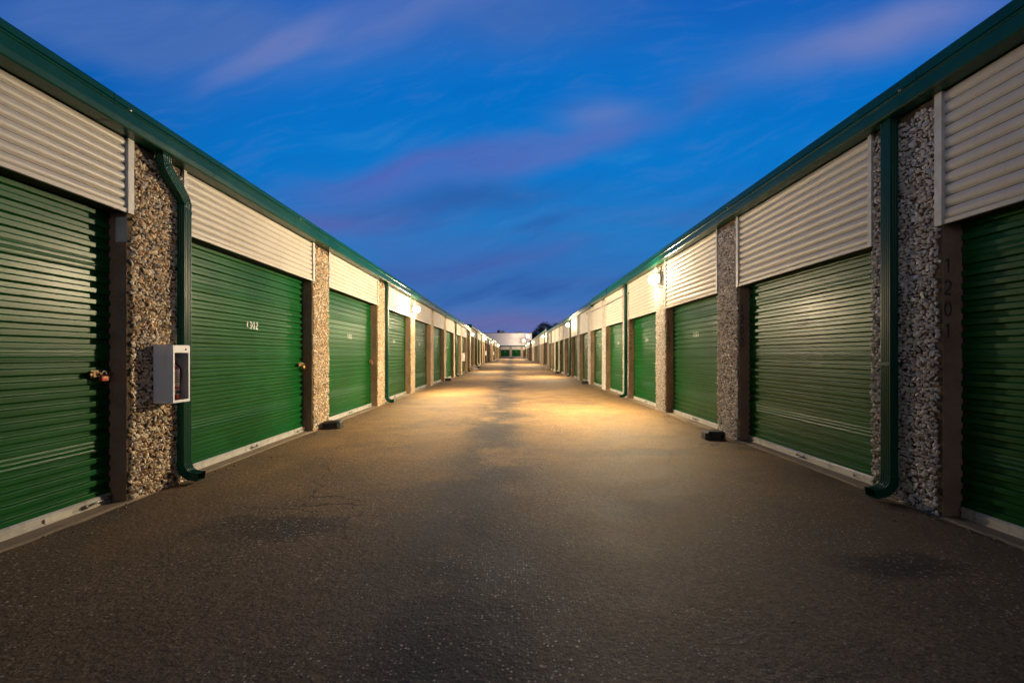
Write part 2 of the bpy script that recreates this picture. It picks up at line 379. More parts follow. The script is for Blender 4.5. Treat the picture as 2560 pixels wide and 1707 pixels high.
def gravel_patch(name, w_, z1, seed, edge=.0, sky_tint=0.0):
    """thousands of stones pressed into the pillar face (one mesh), plus the mortar they sit in"""
    rng = np.random.default_rng(seed)
    import bmesh
    bm = bmesh.new(); bmesh.ops.create_icosphere(bm, subdivisions=1, radius=1); bm.verts.ensure_lookup_table()
    ico = np.array([v.co[:] for v in bm.verts]); fac = np.array([[v.index for v in f.verts] for f in bm.faces]); bm.free()
    sp = .0275; pts = []
    nz = int(z1/(sp*.86)); ny = int(w_/sp)
    for i in range(nz):
        for j in range(ny+1):
            y = (j+.5*(i % 2))*sp+rng.normal()*.0045; z = .01+i*sp*.86+rng.normal()*.0045
            ed = .010+.016*abs(math.sin(z*3.1+seed)+.5*math.sin(z*11))
            if ed < y < w_-.006 and z < z1-.02-.05*abs(math.sin(y*17+seed)) and rng.random() > .05: pts.append((y, z))
    n = len(pts); pts = np.array(pts)
    a = rng.uniform(.012, .0205, n)
    big = rng.random(n) > .88; a[big] *= 1.25
    b_ = a*rng.uniform(.55, .95, n); c_ = rng.uniform(.009, .016, n); ang = rng.uniform(0, PI, n)
    jit = 1+rng.uniform(-.24, .22, (n, len(ico), 1))
    P = ico[None]*jit
    yy = P[:, :, 0]*a[:, None]; zz = P[:, :, 1]*b_[:, None]; xx = P[:, :, 2]*c_[:, None]
    tilt = rng.normal(0, .30, n)[:, None]; tilt2 = rng.normal(0, .30, n)[:, None]
    Y = yy*np.cos(ang)[:, None]-zz*np.sin(ang)[:, None]; Z = yy*np.sin(ang)[:, None]+zz*np.cos(ang)[:, None]
    Xc = np.clip(xx+Y*tilt+Z*tilt2+rng.uniform(-.013, -.004, n)[:, None], -.03, .02)
    V_ = np.stack([Xc, Y+pts[:, 0, None], Z+pts[:, 1, None]], -1).reshape(-1, 3)
    F = (fac[None]+(np.arange(n)*len(ico))[:, None, None]).reshape(-1, 3)
    kind = rng.random(n); base_ = np.zeros((n, 3))
    pal = [((.74, .65, .53), .42), ((.68, .52, .35), .68), ((.50, .49, .50), .80), ((.55, .36, .19), .88), ((.80, .77, .72), 1.01)]
    lo = 0
    for c, hi_ in pal:
        s_ = (kind >= lo) & (kind < hi_); base_[s_] = c; lo = hi_
    base_ *= rng.uniform(.72, 1.12, (n, 1))
    g_ = base_.mean(1, keepdims=True); base_ = base_*np.array([[1.04, .95, .80]])*(1-sky_tint)+g_*np.array([[.94, 1.0, 1.10]])*sky_tint  # share of blue skylight painted into the stone colour
    colr = np.repeat(base_, len(ico), 0)
    me = bpy.data.meshes.new(name)
    # mortar back sheet as gently lumpy grid
    my = np.linspace(0, w_, 24); mz = np.linspace(-.5, z1, 110); mv = []; mf = []
    for z in mz:
        for y in my: mv.append((-.013+.004*math.sin(y*60+z*23)*math.sin(z*70) if 0 < y < w_ else -.02, y, z))
    for i in range(len(mz)-1):
        for j in range(len(my)-1): k = i*len(my)+j; mf.append((k, k+1, k+len(my)+1, k+len(my)))
    nv = len(mv)
    me.from_pydata(mv+[tuple(v) for v in V_], [], mf+[tuple(int(q)+nv for q in f) for f in F])
    me.materials.append(M['mortar']); me.materials.append(M['stone'])
    mi = np.zeros(len(me.polygons), dtype=np.int32); mi[len(mf):] = 1; me.polygons.foreach_set('material_index', mi)
    sm = np.zeros(len(me.polygons), dtype=bool); sm[:len(mf)] = True; me.polygons.foreach_set('use_smooth', sm)
    ca = me.color_attributes.new('tint', 'FLOAT_COLOR', 'POINT')
    full = np.ones((nv+len(V_), 4), dtype=np.float32); full[nv:, :3] = colr; ca.data.foreach_set('color', full.ravel())
    me.update(); return me
def mirror(me):
    m2 = me.copy(); m2.transform(Matrix.Diagonal((-1, 1, 1, 1))); m2.flip_normals(); return m2

# ---- stencilled digits: centre lines in a 0..1 by 0..1.5 box
def arc(cx, cy, rx, ry, a0, a1, n=12):
    return [(cx+rx*math.cos(math.radians(a0+(a1-a0)*i/n)), cy+ry*math.sin(math.radians(a0+(a1-a0)*i/n))) for i in range(n+1)]
DIG = {
 '0': [arc(.5, .75, .38, .68, 90, 450, 24)], '1': [[(.25, 1.2), (.55, 1.45), (.55, .05)]],
 '2': [arc(.5, 1.05, .36, .38, 160, -40, 12)+[(.12, .06), (.9, .06)]],
 '3': [arc(.45, 1.08, .36, .34, 150, -80, 12)+arc(.45, .42, .42, .36, 75, -150, 12)],
 '4': [[(.7, .05), (.7, 1.45), (.08, .48), (.95, .48)]],
 '5': [[(.85, 1.43), (.22, 1.43), (.18, .85)]+arc(.45, .48, .42, .42, 110, -150, 12)],
 '6': [[(.72, 1.42), (.30, .95)]+arc(.5, .45, .38, .4, 150, -210, 18)],
 '7': [[(.1, 1.42), (.9, 1.42), (.4, .05)]],
 '8': [arc(.5, 1.08, .32, .33, -90, 270, 14)+arc(.5, .40, .4, .35, 90, 450, 14)],
 '9': [arc(.5, 1.02, .38, .4, -30, 330, 18)+[(.7, .6), (.28, .06)]],
}
def strokes(mb, d, h, wd, fn, sw=.17):
    """d digit, h height, wd width; fn(u, v) -> point"""
    for pl in DIG[d]:
        pts = [(x*wd, y*h/1.5) for x, y in pl]; fine = [pts[0]]
        for a, b in zip(pts, pts[1:]):
            L = math.dist(a, b); n = max(1, int(L/.005))
            fine += [(a[0]+(b[0]-a[0])*i/n, a[1]+(b[1]-a[1])*i/n) for i in range(1, n+1)]
        r0, r1, r2 = [], [], []; hw = sw*h/3.0
        for i, p in enumerate(fine):
            a = fine[max(0, i-1)]; b = fine[min(len(fine)-1, i+1)]; tx, ty = b[0]-a[0], b[1]-a[1]; L = math.hypot(tx, ty) or 1
            nx, ny = -ty/L*hw, tx/L*hw
            r0.append(fn(p[0]+nx, p[1]+ny)); r1.append(fn(p[0], p[1])); r2.append(fn(p[0]-nx, p[1]-ny))
        mb.quadgrid([r0, r1, r2])
def door_number(num, side, width, z0=1.40, h=.078):
    mb = MB(); c = width/2; tot = .25; dw = tot/4*.74
    for i, d in enumerate(num):
        u0 = -tot/2+i*tot/4
        def fn(u, v, u0=u0):
            yy = c+(u0+u)*(1 if side < 0 else -1)
            dent = .0022*math.sin(yy*2.1+(z0+v)*1.3)*math.sin((z0+v)*2.7-yy*.8)
            return (-INS+rib(z0+v)*.22+dent+.0035, yy, z0+v)
        strokes(mb, d, h, dw, fn, .22)
    return mb
def jamb_number(num, side):
    mb = MB()
    for i, d in enumerate(num):
        zc = 1.70-.146*i-.048
        def fn(u, v, zc=zc):
            # viewed from the near end of the row; reading direction is always the picture's left to right
            x = -.034+(-.03+u if side < 0 else .03-u)*1.0-.02
            return (x, -.0025, zc+v)
        strokes(mb, d, .098, .055, fn, .2)
    return mb

def pipe_profile(wy, do):
    """box downspout with flutes: list of (along wall, outwards)"""
    pr = []; n = 5
    for i in range(n):
        for k, dd in ((0.05, 0), (.35, 0), (.5, -.004), (.85, -.004)):
            pr.append((-wy/2+wy*(i+k)/n, do/2+dd))
    pr += [(wy/2, do/2-.006)]
    for i in range(3):
        for k, dd in ((.1, 0), (.4, 0), (.5, -.003), (.9, -.003)): pr.append((wy/2+dd, do/2-.006-(do-.006)*(i+k)/3))
    pr += [(wy/2, -do/2), (-wy/2, -do/2)]
    for i in range(3):
        for k, dd in ((.1, -.003), (.5, -.003), (.6, 0), (.9, 0)): pr.append((-wy/2-dd, -do/2+(do-.006)*(i+k)/3))
    return pr
def downspout(soffit, offset, wy=.095, do=.062):
    """origin: foot of the pipe on the wall face; offset>0: gutter outlet that far towards the camera"""
    mb = MB(); pr = pipe_profile(wy, do); o = .008+do/2; gy = -offset
    A = Vector((0, 1, 0)); N = Vector((1, 0, 0))
    top = soffit+.01
    if offset > 0:
        z1 = soffit-.37
        mb.sweep([((o, 0, .17), A, N, 1), ((o, 0, z1), A, N, 1)], pr)
        mb.sweep([((o, 0, z1-.02), A, N, 1.07), ((o, 0, z1+.005), A, N, 1.07)], pr)
        fr = []; n = 34
        for i in range(n+1):
            k = i/n; z = z1+(top-z1)*k
            kk = min(1, max(0, (k-.12)/.72)); s = kk*kk*(3-2*kk); y = -offset*s
            dy_ = -offset*6*kk*(1-kk)/.72/(top-z1); t = Vector((0, dy_, 1)).normalized(); a = Vector((0, t.z, -t.y))
            o2 = o+.028*s
            cr = 1.0+(.055 if i % 2 else 0)*(1 if .06 < k < .94 else 0)
            fr.append(((o2, y, z), a, N, cr))
        mb.sweep(fr, pr)
    else:
        mb.sweep([((o, 0, .17), A, N, 1), ((o+.0, 0, top), A, N, 1)], pr)
        mb.sweep([((o, 0, top-.05), A, N, 1.06), ((o, 0, top-.004), A, N, 1.06)], pr)
    # kick-out elbow at the foot
    fr = []; R = .105; n = 14
    for i in range(n+1):
        th = math.radians(78)*i/n
        x = o+R*(1-math.cos(th)); z = .17-R*math.sin(th)
        nn = Vector((math.cos(th), 0, math.sin(th)))
        fr.append(((x, 0, z), A, nn, 1.05+(.10 if i % 2 else 0)))
    th = math.radians(78); x, z = fr[-1][0][0], fr[-1][0][2]
    nn = Vector((math.cos(th), 0, math.sin(th)))
    fr.append(((x+.06*math.sin(th), 0, z-.06*math.cos(th)+.004), A, nn, 1.10))
    mb.sweep(fr, pr, cap=False)
    mb.sweep([((o, 0, .15), A, N, 1.10), ((o, 0, .19), A, N, 1.10)], pr)
    mb.sweep([((o, 0, .985), A, N, 1.05), ((o, 0, .999), A, N, 1.05)], pr)
    return mb
def strap_mb(wy=.095, do=.062):
    mb = MB(); mb.bbox((.002, -wy/2-.03, 1.02), (.006, wy/2+.03, 1.045), .001); mb.bbox((.004, -wy/2-.007, 1.02), (do+.014, -wy/2-.0035, 1.045), .001)
    mb.bbox((.004, wy/2+.0035, 1.02), (do+.014, wy/2+.007, 1.045), .001); mb.bbox((do+.011, -wy/2-.006, 1.02), (do+.015, wy/2+.006, 1.045), .001)
    return mb
def latch_mb():
    mb = MB(); x = -INS+.006
    mb.bbox((x, -.155, -.028), (x+.006, -.02, .028), .002)
    mb.bbox((x+.006, -.15, -.020), (x+.020, -.128, .020), .002); mb.bbox((x+.006, -.06, -.020), (x+.020, -.040, .020), .002)
    mb.bbox((x+.008, -.17, -.009), (x+.017, .018, .009), .002)
    mb.bbox((x+.017, -.11, -.007), (x+.030, -.09, .007), .002)
    return mb
def handle_mb():
    mb = MB(); mb.smooth = True; x = -INS+.018
    mb.tube([(x, -.05, .05), (x+.02, -.045, .046), (x+.026, -.02, .040), (x+.026, .02, .040), (x+.02, .045, .046), (x, .05, .05)], .006, 8)
    mb.smooth = False; mb.bbox((x-.002, -.068, .032), (x+.003, -.042, .064), .001); mb.bbox((x-.002, .042, .032), (x+.003, .068, .064), .001)
    return mb
def bolt_mb():
    mb = MB(); mb.smooth = True; x = -INS+.02
    mb.tube([(x+.006, -.22, .040), (x+.006, -.05, .052)], .007, 8)
    mb.tube([(x, -.225, .040), (x+.014, -.225, .040)], .014, 10); mb.tube([(x, -.055, .053), (x+.014, -.055, .053)], .016, 10)
    return mb
def padlock(y, side, Wd, z, label, color='brass', base_h=0.0):
    x = side*(Wd+INS-.045)
    t = thing('padlock', label, 'padlock', (x, y, z), 0, 'padlocks on the roller doors')
    b = MB(); b.smooth = True
    if color == 'brass': b.bbox((-.012, -.026, -.062), (.012, .026, -.016), .005)
    else: b.bbox((-.012, -.030, -.052), (.012, .030, -.014), .006)
    put('lock_body', b.mesh('lock_body', M[color]), t)
    s_ = MB(); s_.smooth = True; s_.tube([(0, -.017, -.02), (0, -.017, .004)]+[(0, -.017*math.cos(a), .004+.017*math.sin(a)) for a in np.linspace(0, PI, 9)[1:]]+[(0, .017, -.02)], .0045, 8)
    put('shackle', s_.mesh('shackle', M['steel']), t)
    return t

_cache = {}
def both(key, fn, mats):
    """mesh for the left (-1) and, mirrored, the right (+1) side of the drive"""
    def get(side):
        k = (key, side)
        if k not in _cache: _cache[k] = fn().mesh(key, mats, flipx=(side > 0))
        return _cache[k]
    return get
SPEC = {   # pitch, pillar width, first pillar, header bottom, soffit, crease, top
 -1: dict(W=WL, pitch=3.132, pw=.575, y0=3.394, hb=2.155, sof=2.706, cre=2.838, top=2.905, ov=.127, hp=.0675),
 +1: dict(W=WR, pitch=2.757, pw=.600, y0=3.075, hb=1.975, sof=2.870, cre=2.980, top=3.070, ov=.120, hp=.0780)}
GR = {}
for sd in (-1, 1):
    S = SPEC[sd]
    L = [gravel_patch('aggregate_facing', S['pw'], S['sof']-.004, 31+k+sd, sky_tint=.55 if sd > 0 else 0.0) for k in range(2)]
    GR[sd] = L if sd < 0 else [mirror(m_) for m_ in L]

def storage_row(side, ks, base, label, tall=True, numbers=None, spouts=(), drop_after=None, y_shift=0.0, group=None, plain_ends=True, cols=2):
    """one building: ks = range of pillar indexes"""
    S = SPEC[side]; W = S['W']; pit = S['pitch']; pw = S['pw']; dw = pit-pw
    ya = S['y0']+pit*ks[0]+y_shift; yb = S['y0']+pit*ks[-1]+pw+y_shift
    B = thing('storage_building', label, 'building', (side*W, (ya+yb)/2 if False else ya, base), 0, group)
    Y = lambda y: y-ya
    H = S['hb']
    core = both('pillar%d' % side, lambda: (lambda m_: (m_.box((-.5, 0, -.7), (-.0195, pw, S['sof']-.003)), m_)[1])(MB()), M['conc'])
    cur = both('roller_door%d' % side, lambda: curtain(dw-.006, H+.05), M['door'])
    rl = both('bottom_rail%d' % side, lambda: rail_mb(dw-.03), M['rail'])
    hd = both('header_panel%d' % side, lambda: header_mb(dw, H, S['sof'], S['hp']), M['cream'])
    li = both('lintel%d' % side, lambda: lintel_mb(dw, H, S['sof']), M['dark'])
    def bx1(a, c): m_ = MB(); m_.box(a, c); return m_
    tr = both('header_trim%d' % side, lambda: bx1((-.012, dw-.022, H-.002), (.012, dw+.030, S['sof']-.002)), M['trim'])
    tr2 = both('header_trim_near%d' % side, lambda: bx1((-.012, -.022, H-.002), (.0105, .014, S['sof']-.002)), M['trim'])
    tk = [both('guide_track%d%s' % (side, e_), (lambda a: (lambda: bx1((-INS-.03, a, .02), (-INS-.012, a+.03, H+.03))))(a_), M['dark']) for e_, a_ in (('a', -.002), ('b', dw-.028))]
    lt = both('latch', latch_mb, M['latch']); hn = both('pull_handle', handle_mb, M['steel']); bo = both('floor_bolt', bolt_mb, M['steel'])
    st = both('rail_sticker', lambda: (lambda m_: (m_.box((-INS+.0185, -.09, .024), (-INS+.0205, .09, .056)), m_)[1])(MB()), M['paper'])
    for n, k in enumerate(ks):
        y = S['y0']+pit*k+y_shift
        p = put('pillar', core(side), B, (0, Y(y), 0))
        put('aggregate_facing', GR[side][k % 2], p)
        if numbers and 0 <= k <= 9:
            num = str(numbers+k)
            put('unit_number', jamb_number(num, side).mesh('unit_number', M['ink_pale' if side < 0 else 'ink_blue'], flipx=(side > 0)), p)
        if k == ks[-1]: continue
        d = put('roller_door', cur(side), B, (0, Y(y)+pw+.003, 0))
        put('bottom_rail', rl(side), d, (0, .012, 0)); [put('guide_track', q(side), d) for q in tk]
        near = y < 30
        if near:
            if side < 0: put('latch', lt(side), d, (0, dw-.02, .962))
            put('pull_handle', hn(side), d, (0, dw*.5, 0))
            if side < 0: put('floor_bolt', bo(side), d, (0, dw, 0))
            if (k % 2 == 0 and side > 0) or k == -1: put('rail_sticker', st(side), d, (0, dw*.84 if side < 0 else dw*.2, 0))
        if numbers and -1 <= k <= 9:
            num = str(numbers+1+k); col_ = M['ink_shaded'] if (side > 0 and k == 0) else M['ink']
            if k >= 0: put('door_number', door_number(num, side, dw).mesh('door_number', col_, flipx=(side > 0)), d)
        h = put('header_panel', hd(side), B, (0, Y(y)+pw, 0)); put('header_trim', tr(side), h); put('header_trim', tr2(side), h)
        put('lintel', li(side), B, (0, Y(y)+pw, 0))
    L = yb-ya; ov = S['ov']; fx = side > 0
    # gutter in lapped sections, drip trim over it, roof, rear and end walls, floor slab
    j0 = 3.13-2.6*10; joints = [ya-.02]+[j0+2.6*i for i in range(60) if ya+.3 < j0+2.6*i < yb-.3]+[yb+.02]
    for i, (a, b) in enumerate(zip(joints, joints[1:])):
        dr = -.055 if (drop_after and a > drop_after) else 0.0
        e = .0012*(i % 2); z0, z1 = S['sof']+dr, S['cre']+dr
        g_ = MB(); pr = [(.001, z0+e), (ov-.012, z0+e), (ov-.004+e, z0+.010), (ov+e, z0+.05), (ov+.001+e, z1-.018), (ov+.008+e, z1-.012), (ov+.008+e, z1-.002), (ov-.006, z1)]
        g_.quadgrid([[(x, Y(a)+.0015, z) for x, z in pr], [(x, Y(b)-.005, z) for x, z in pr]])
        for yy_, rev in ((Y(a)+.0015, 0), (Y(b)-.005, 1)): g_.poly([(x, yy_, z) for x, z in (reversed(pr) if rev else pr)]+[])
        # lap sleeve
        q = [(x+(.0022 if 0 < n_ else 0), z-(.0022 if n_ < 2 else 0)) for n_, (x, z) in enumerate(pr)]
        g_.quadgrid([[(x, Y(a)-.012, z) for x, z in q], [(x, Y(a)+.02, z) for x, z in q]])
        put('gutter', g_.mesh('gutter', M['gutter'], flipx=fx), B)
        t_ = MB(); c0, c1 = S['cre']+dr, S['top']+dr
        pr = [(ov-.012, c0-.03), (ov-.014, c0+.012), (ov-.006, c0+.018), (ov-.006, c1-.012), (ov-.012, c1), (-.25, c1+.012)]
        t_.quadgrid([[(x, Y(a)+.002, z+e) for x, z in pr], [(x, Y(b)-.002, z+e) for x, z in pr]])
        put('drip_edge', t_.mesh('drip_edge', M['gutter'], flipx=fx), B)
        if i and a < 30:
            s_ = MB(); s_.bbox((ov-.008, Y(a)+.10, c0-.004), (ov+.012, Y(a)+.125, c0+.008), .002); s_.smooth = True; s_.tube([(ov+.006, Y(a)+.112, c0+.006), (ov+.018, Y(a)+.112, c0+.006)], .006, 8)
            put('gutter_screw', s_.mesh('gutter_screw', M['steel'], flipx=fx), B)
    D = 9.0; top = S['top']+(-.055 if drop_after else 0)
    r_ = MB(); r_.box((-D-.2, 0, top-.10), (-.02, L, top-.058)); put('roof', r_.mesh('roof', M['roof'], flipx=fx), B)
    w_ = MB(); w_.box((-D, 0, -.7), (-D+.15, L, top-.101)); put('rear_wall', w_.mesh('rear_wall', M['wallwhite'], flipx=fx), B)
    w_ = MB(); w_.box((-D+.15, .01, -.7), (-.501, .16, top-.101)); w_.box((-D+.15, L-.16, -.7), (-.501, L-.01, top-.101)); put('end_wall', w_.mesh('end_wall', M['conc'], flipx=fx), B)
    w_ = MB(); w_.box((-D, -.03, top-.20), (ov-.02, -.012, top+.014)); w_.box((-D, L+.012, top-.20), (ov-.02, L+.03, top+.014)); put('rake_trim', w_.mesh('rake_trim', M['gutter'], flipx=fx), B)
    w_ = MB()
    yy = [i*.09 for i in range(int(L/.09)+1)]+[L]; rn = random.Random(5)
    ex = [.004+.012*math.sin(y*2.3)*math.sin(y*.9)+rn.uniform(-.006, .008) for y in yy]
    w_.quadgrid([[(-.9, y, .010) for y in yy], [(x-.015, y, .012) for x, y in zip(ex, yy)], [(x, y, .004) for x, y in zip(ex, yy)], [(x+.004, y, -.7) for x, y in zip(ex, yy)]])
    put('floor_slab', w_.mesh('floor_slab', M['slab'], flipx=fx), B)
    for (y, off) in spouts:
        ds = both('downspout%d_%d' % (side, int(off*100)), lambda: downspout(S['sof'], off), M['gutter'])
        o = put('downspout', ds(side), B, (0, Y(y), 0))
        put('pipe_strap', both('pipe_strap', strap_mb, M['gutter'])(side), o)
    return B
LL = 'row of green roll-up units '
B1 = storage_row(-1, range(-3, 9), 0.0, LL+'on the left, nearest, with the curved downspout', numbers=1301,
    spouts=[(3.915, .27), (10.23, 0), (22.72, 0), (28.9, 0)])
B2 = storage_row(-1, range(9, 19), .24, LL+'on the left, second one along, stepped above the nearest', y_shift=-1.05+.1,
    spouts=[(35.4, 0), (41.6, 0), (48.0, 0), (54.2, 0)])
B3 = storage_row(-1, range(19, 32), .40, LL+'on the left, farthest, ending at the leaning yellow bollard', y_shift=.6,
    spouts=[(70.0, 0), (82.0, 0)])
R1 = storage_row(1, range(-3, 13), 0.0, LL+'on the right, nearest, with tall cream headers', numbers=1201,
    spouts=[(3.447, 0), (11.46, 0), (22.5, 0), (33.6, 0)], drop_after=14.0)
R2 = storage_row(1, range(13, 25), .20, LL+'on the right, second one along, below the dark tree', y_shift=-.6-.9, spouts=[(40.3, 0), (48.6, 0), (60, 0)])
R3 = storage_row(1, range(25, 37), .38, LL+'on the right, farthest, ending at the upright yellow bollard', y_shift=.3, spouts=[(74.0, 0), (88.0, 0)])
# whitened plaster patch high on the first left jamb
pp = MB(); pp.quadgrid([[(-.10+.035*0+x, -.003, z) for x in (0.0, .03, .06, .085)] for z in (1.94, 1.99, 2.04, 2.10, 2.125)])
for o in B1.children:
    if o.name.startswith('pillar') and abs(o.location.y-(3.394-(3.394-3*3.132))) < .01: put('plaster_patch', pp.mesh('plaster_patch', M['trim']), o)

# padlocks
padlock(3.29, -1, WL, .962, 'orange round padlock on the latch of the nearest left door', 'orange')
padlock(6.44, -1, WL, .962, 'small brass padlock on the door numbered 1302', 'brass')
padlock(9.57, -1, WL, .962, 'small brass padlock on the door numbered 1303', 'brass')

# ------------------------------------------------------------------ wall lamps
def wall_lamp(side, y, z, label, power, color=WARM, size=1.0):
    W = WL if side < 0 else WR
    t = thing('wall_lamp', label, 'lamp', (side*W, y, z), 0, 'lit wall lamps along the rows')
    h = MB(); h.bbox((-.004, -.09, -.09), (.045, .09, .10), .012); h.bbox((.04, -.09, .088), (.12, .09, .105), .006)
    put('housing', h.mesh('housing', M['steel'], flipx=side > 0), t)
    l = MB(); l.smooth = True
    import bmesh
    bm = bmesh.new(); bmesh.ops.create_uvsphere(bm, u_segments=20, v_segments=12, radius=1)
    l.from_bm(bm, Matrix.Translation((.135, 0, -.01)) @ Matrix.Diagonal((.10, .115, .10, 1)))
    put('lens', l.mesh('lens', M['lens'], flipx=side > 0), t)
    ld = bpy.data.lights.new('lamp_light', 'POINT'); ld.energy = power*.07; ld.color = color; ld.shadow_soft_size = .05
    lo = bpy.data.objects.new('lamp_light', ld); link(lo, t); lo.location = (-side*.27, 0, -.02)
    # the refractor throws most of the light out over the drive
    ld = bpy.data.lights.new('lamp_beam', 'SPOT'); ld.energy = power*2.6; ld.color = color; ld.shadow_soft_size = .06
    ld.spot_size = math.radians(172); ld.spot_blend = 1.0
    lo = bpy.data.objects.new('lamp_beam', ld); link(lo, t); lo.location = (-side*.25, 0, -.01)
    lo.rotation_euler = Vector((-side, 0, -.42)).to_track_quat('-Z', 'Y').to_euler()
    return t
P0 = 1200
wall_lamp(-1, 12.93, 2.40, 'lit wall lamp on the pebbled pillar nearest on the left row', P0)
wall_lamp(1, 8.88, 2.58, 'lit wall lamp nearest on the right row, below the eave', P0)
wall_lamp(1, 22.65, 2.60, 'lit wall lamp beside the bright green downspout, second on the right row', P0)
wall_lamp(-1, 30.95, 2.50, 'lit wall lamp where the left roof steps up', P0)
wall_lamp(1, 41.1, 2.78, 'lit wall lamp under the raised right-hand roof below the tree', P0)
wall_lamp(-1, 45.6, 2.72, 'lit wall lamp third along the left row', P0)
wall_lamp(-1, 61.9, 2.82, 'lit wall lamp fourth along the left row', P0)
wall_lamp(1, 62.9, 2.84, 'lit wall lamp fourth along the right row', P0)
wall_lamp(1, 78.6, 3.02, 'lit wall lamp fifth along the right row', P0)
wall_lamp(-1, 89.3, 2.96, 'lit wall lamp at the far end of the left row', P0)
wall_lamp(1, 90.6, 3.02, 'lit wall lamp at the far end of the right row', P0)

# ------------------------------------------------------------------ extinguisher cabinets
def cabinet(y, z, label, base=0.0, full=True, s=1.0):
    w_, d_, h_ = .19, .15, .462
    t = thing('extinguisher_cabinet', label, 'fire cabinet', (-WL+.004, y, z), 0, 'fire extinguisher cabinets on the left pillars')
    b = MB(); e = .006
    b.bbox((0, 0, 0), (d_, e, h_), .0015); b.bbox((0, w_-e, 0), (d_, w_, h_), .0015); b.bbox((0, e, 0), (d_, w_-e, e), .0015); b.bbox((-.01, -.004, h_-.004), (d_+.003, w_+.002, h_+.003), .0015)
    put('case', b.mesh('case', M['white']), t)
    b = MB(); b.box((.003, e, e), (.007, w_-e, h_-e)); put('lining', b.mesh('lining', M['grey']), t)
    f = MB(); x0, x1 = d_+.0005, d_+.008
    f.bbox((x0, 0, h_-.06), (x1, w_, h_-.005), .0015); f.bbox((x0, 0, 0), (x1, w_, .022), .0015); f.bbox((x0, 0, .022), (x1, .018, h_-.06), .0015); f.bbox((x0, w_-.018, .022), (x1, w_, h_-.06), .0015)
    put('door_frame', f.mesh('door_frame', M['white']), t)
    gl = MB(); gl.box((x0+.002, .018, .022), (x0+.004, w_-.018, h_-.06)); put('glass_pane', gl.mesh('glass_pane', M['glass']), t)
    k = MB(); k.smooth = True; k.tube([(x1-.001, w_-.05, h_-.032), (x1+.005, w_-.05, h_-.032)], .009, 14); put('cam_lock', k.mesh('cam_lock', M['steel']), t)
    if full:
        x = thing('fire_extinguisher', 'red fire extinguisher with white label inside the nearest cabinet', 'fire extinguisher', (-WL+.004+.090, y+.078, z+.0075))
        c = MB(); c.smooth = True
        c.tube([(0, 0, 0), (0, 0, .004), (0, 0, .25), (0, 0, .275), (0, 0, .292), (0, 0, .297)], [.045, .05, .05, .044, .026, .014], 28); put('cylinder', c.mesh('cylinder', M['red']), x)
        c = MB(); c.smooth = True; c.tube([(0, 0, .125), (0, 0, .262)], .0508, 28, False); c.tube([(0, 0, .055), (0, 0, .10)], .0508, 28, False); put('label_band', c.mesh('label_band', M['paper']), x)
        c = MB()
        for i in range(6): c.box((.050, -.028, .155+.014*i), (.0530, .028, .160+.014*i))
        c.box((.050, -.02, .063), (.0525, .02, .092)); put('label_print', c.mesh('label_print', M['black']), x)
        c = MB(); c.smooth = True; c.tube([(0, 0, .295), (0, 0, .325)], .014, 12); c.smooth = False; c.bbox((-.01, -.03, .322), (.01, .07, .330), .002); c.bbox((-.01, -.03, .340), (.01, .065, .348), .002); put('valve', c.mesh('valve', M['steel']), x)
        c = MB(); c.smooth = True; c.tube([(0, .01, .31), (.01, .045, .305), (.02, .068, .27), (.02, .07, .20), (.01, .066, .12)], .008, 8); put('hose', c.mesh('hose', M['black']), x)
    return t
cabinet(3.615, .715, 'white extinguisher cabinet on the nearest left pillar beside the curved downspout')
cabinet(25.75, .75, 'white extinguisher cabinet farther along the nearest left row', full=False)
cabinet(47.4, 1.05, 'small white extinguisher cabinet on the second left building', full=False)
cabinet(67.0, 1.10, 'small white extinguisher cabinet on the farthest left building', full=False)

# ------------------------------------------------------------------ bait boxes
def bait_box(x, y, label, rz=0.0, k=1.0):
    t = thing('bait_box', label, 'bait box', (x, y, gh(y)+.001), rz, 'black bait boxes at the foot of the pillars')
    import bmesh
    w_, d_ = .27*k, .21*k
    def frus(z0, z1, a, b):
        m_ = MB(); pts = []
        for (s_, z) in ((a, z0), (b, z1)):
            for cx, cy in ((-1, -1), (1, -1), (1, 1), (-1, 1)):
                pts.append(None)
        ring = lambda s_, z, c=.03: [(-w_/2*s_+c, -d_/2*s_, z), (w_/2*s_-c, -d_/2*s_, z), (w_/2*s_, -d_/2*s_+c, z), (w_/2*s_, d_/2*s_-c, z), (w_/2*s_-c, d_/2*s_, z), (-w_/2*s_+c, d_/2*s_, z), (-w_/2*s_, d_/2*s_-c, z), (-w_/2*s_, -d_/2*s_+c, z)]
        r0, r1 = ring(a, z0), ring(b, z1)
        for i in range(8): m_.poly([r0[i], r0[(i+1) % 8], r1[(i+1) % 8], r1[i]])
        m_.poly(r1); m_.poly(list(reversed(r0))); return m_
    put('tray', frus(0, .022, 1.0, 1.0).mesh('tray', M['black']), t)
    put('body', frus(.0225, .085, .95, .93).mesh('body', M['black']), t)
    put('lid', frus(.0855, .108, 1.0, .80).mesh('lid', M['black']), t)
    for sx in (-1, 1):
        e = MB(); e.smooth = True
        e.tube([(sx*w_*.30, -d_*.475-.002, .05), (sx*w_*.30, -d_*.475+.01, .05)], .024, 14)
        put('entry_hole', e.mesh('entry_hole', M['dark']), t)
    return t
bait_box(-2.70, 6.85, 'black bait box at the foot of the second left pillar', .04)
bait_box(2.64, 5.98, 'black bait box at the foot of the second right pillar', -.06)
bait_box(-2.72, 19.3, 'tiny black bait box by a left pillar just before the second downspout', .0)
bait_box(2.76, 17.3, 'tiny black bait box halfway down the nearest right row', .03)
bait_box(2.76, 27.9, 'tiny dark bait box on the right beyond the bright green downspout', .0)
bait_box(-2.74, 36.2, 'tiny black bait box on the rounded concrete kerb on the left', .0)

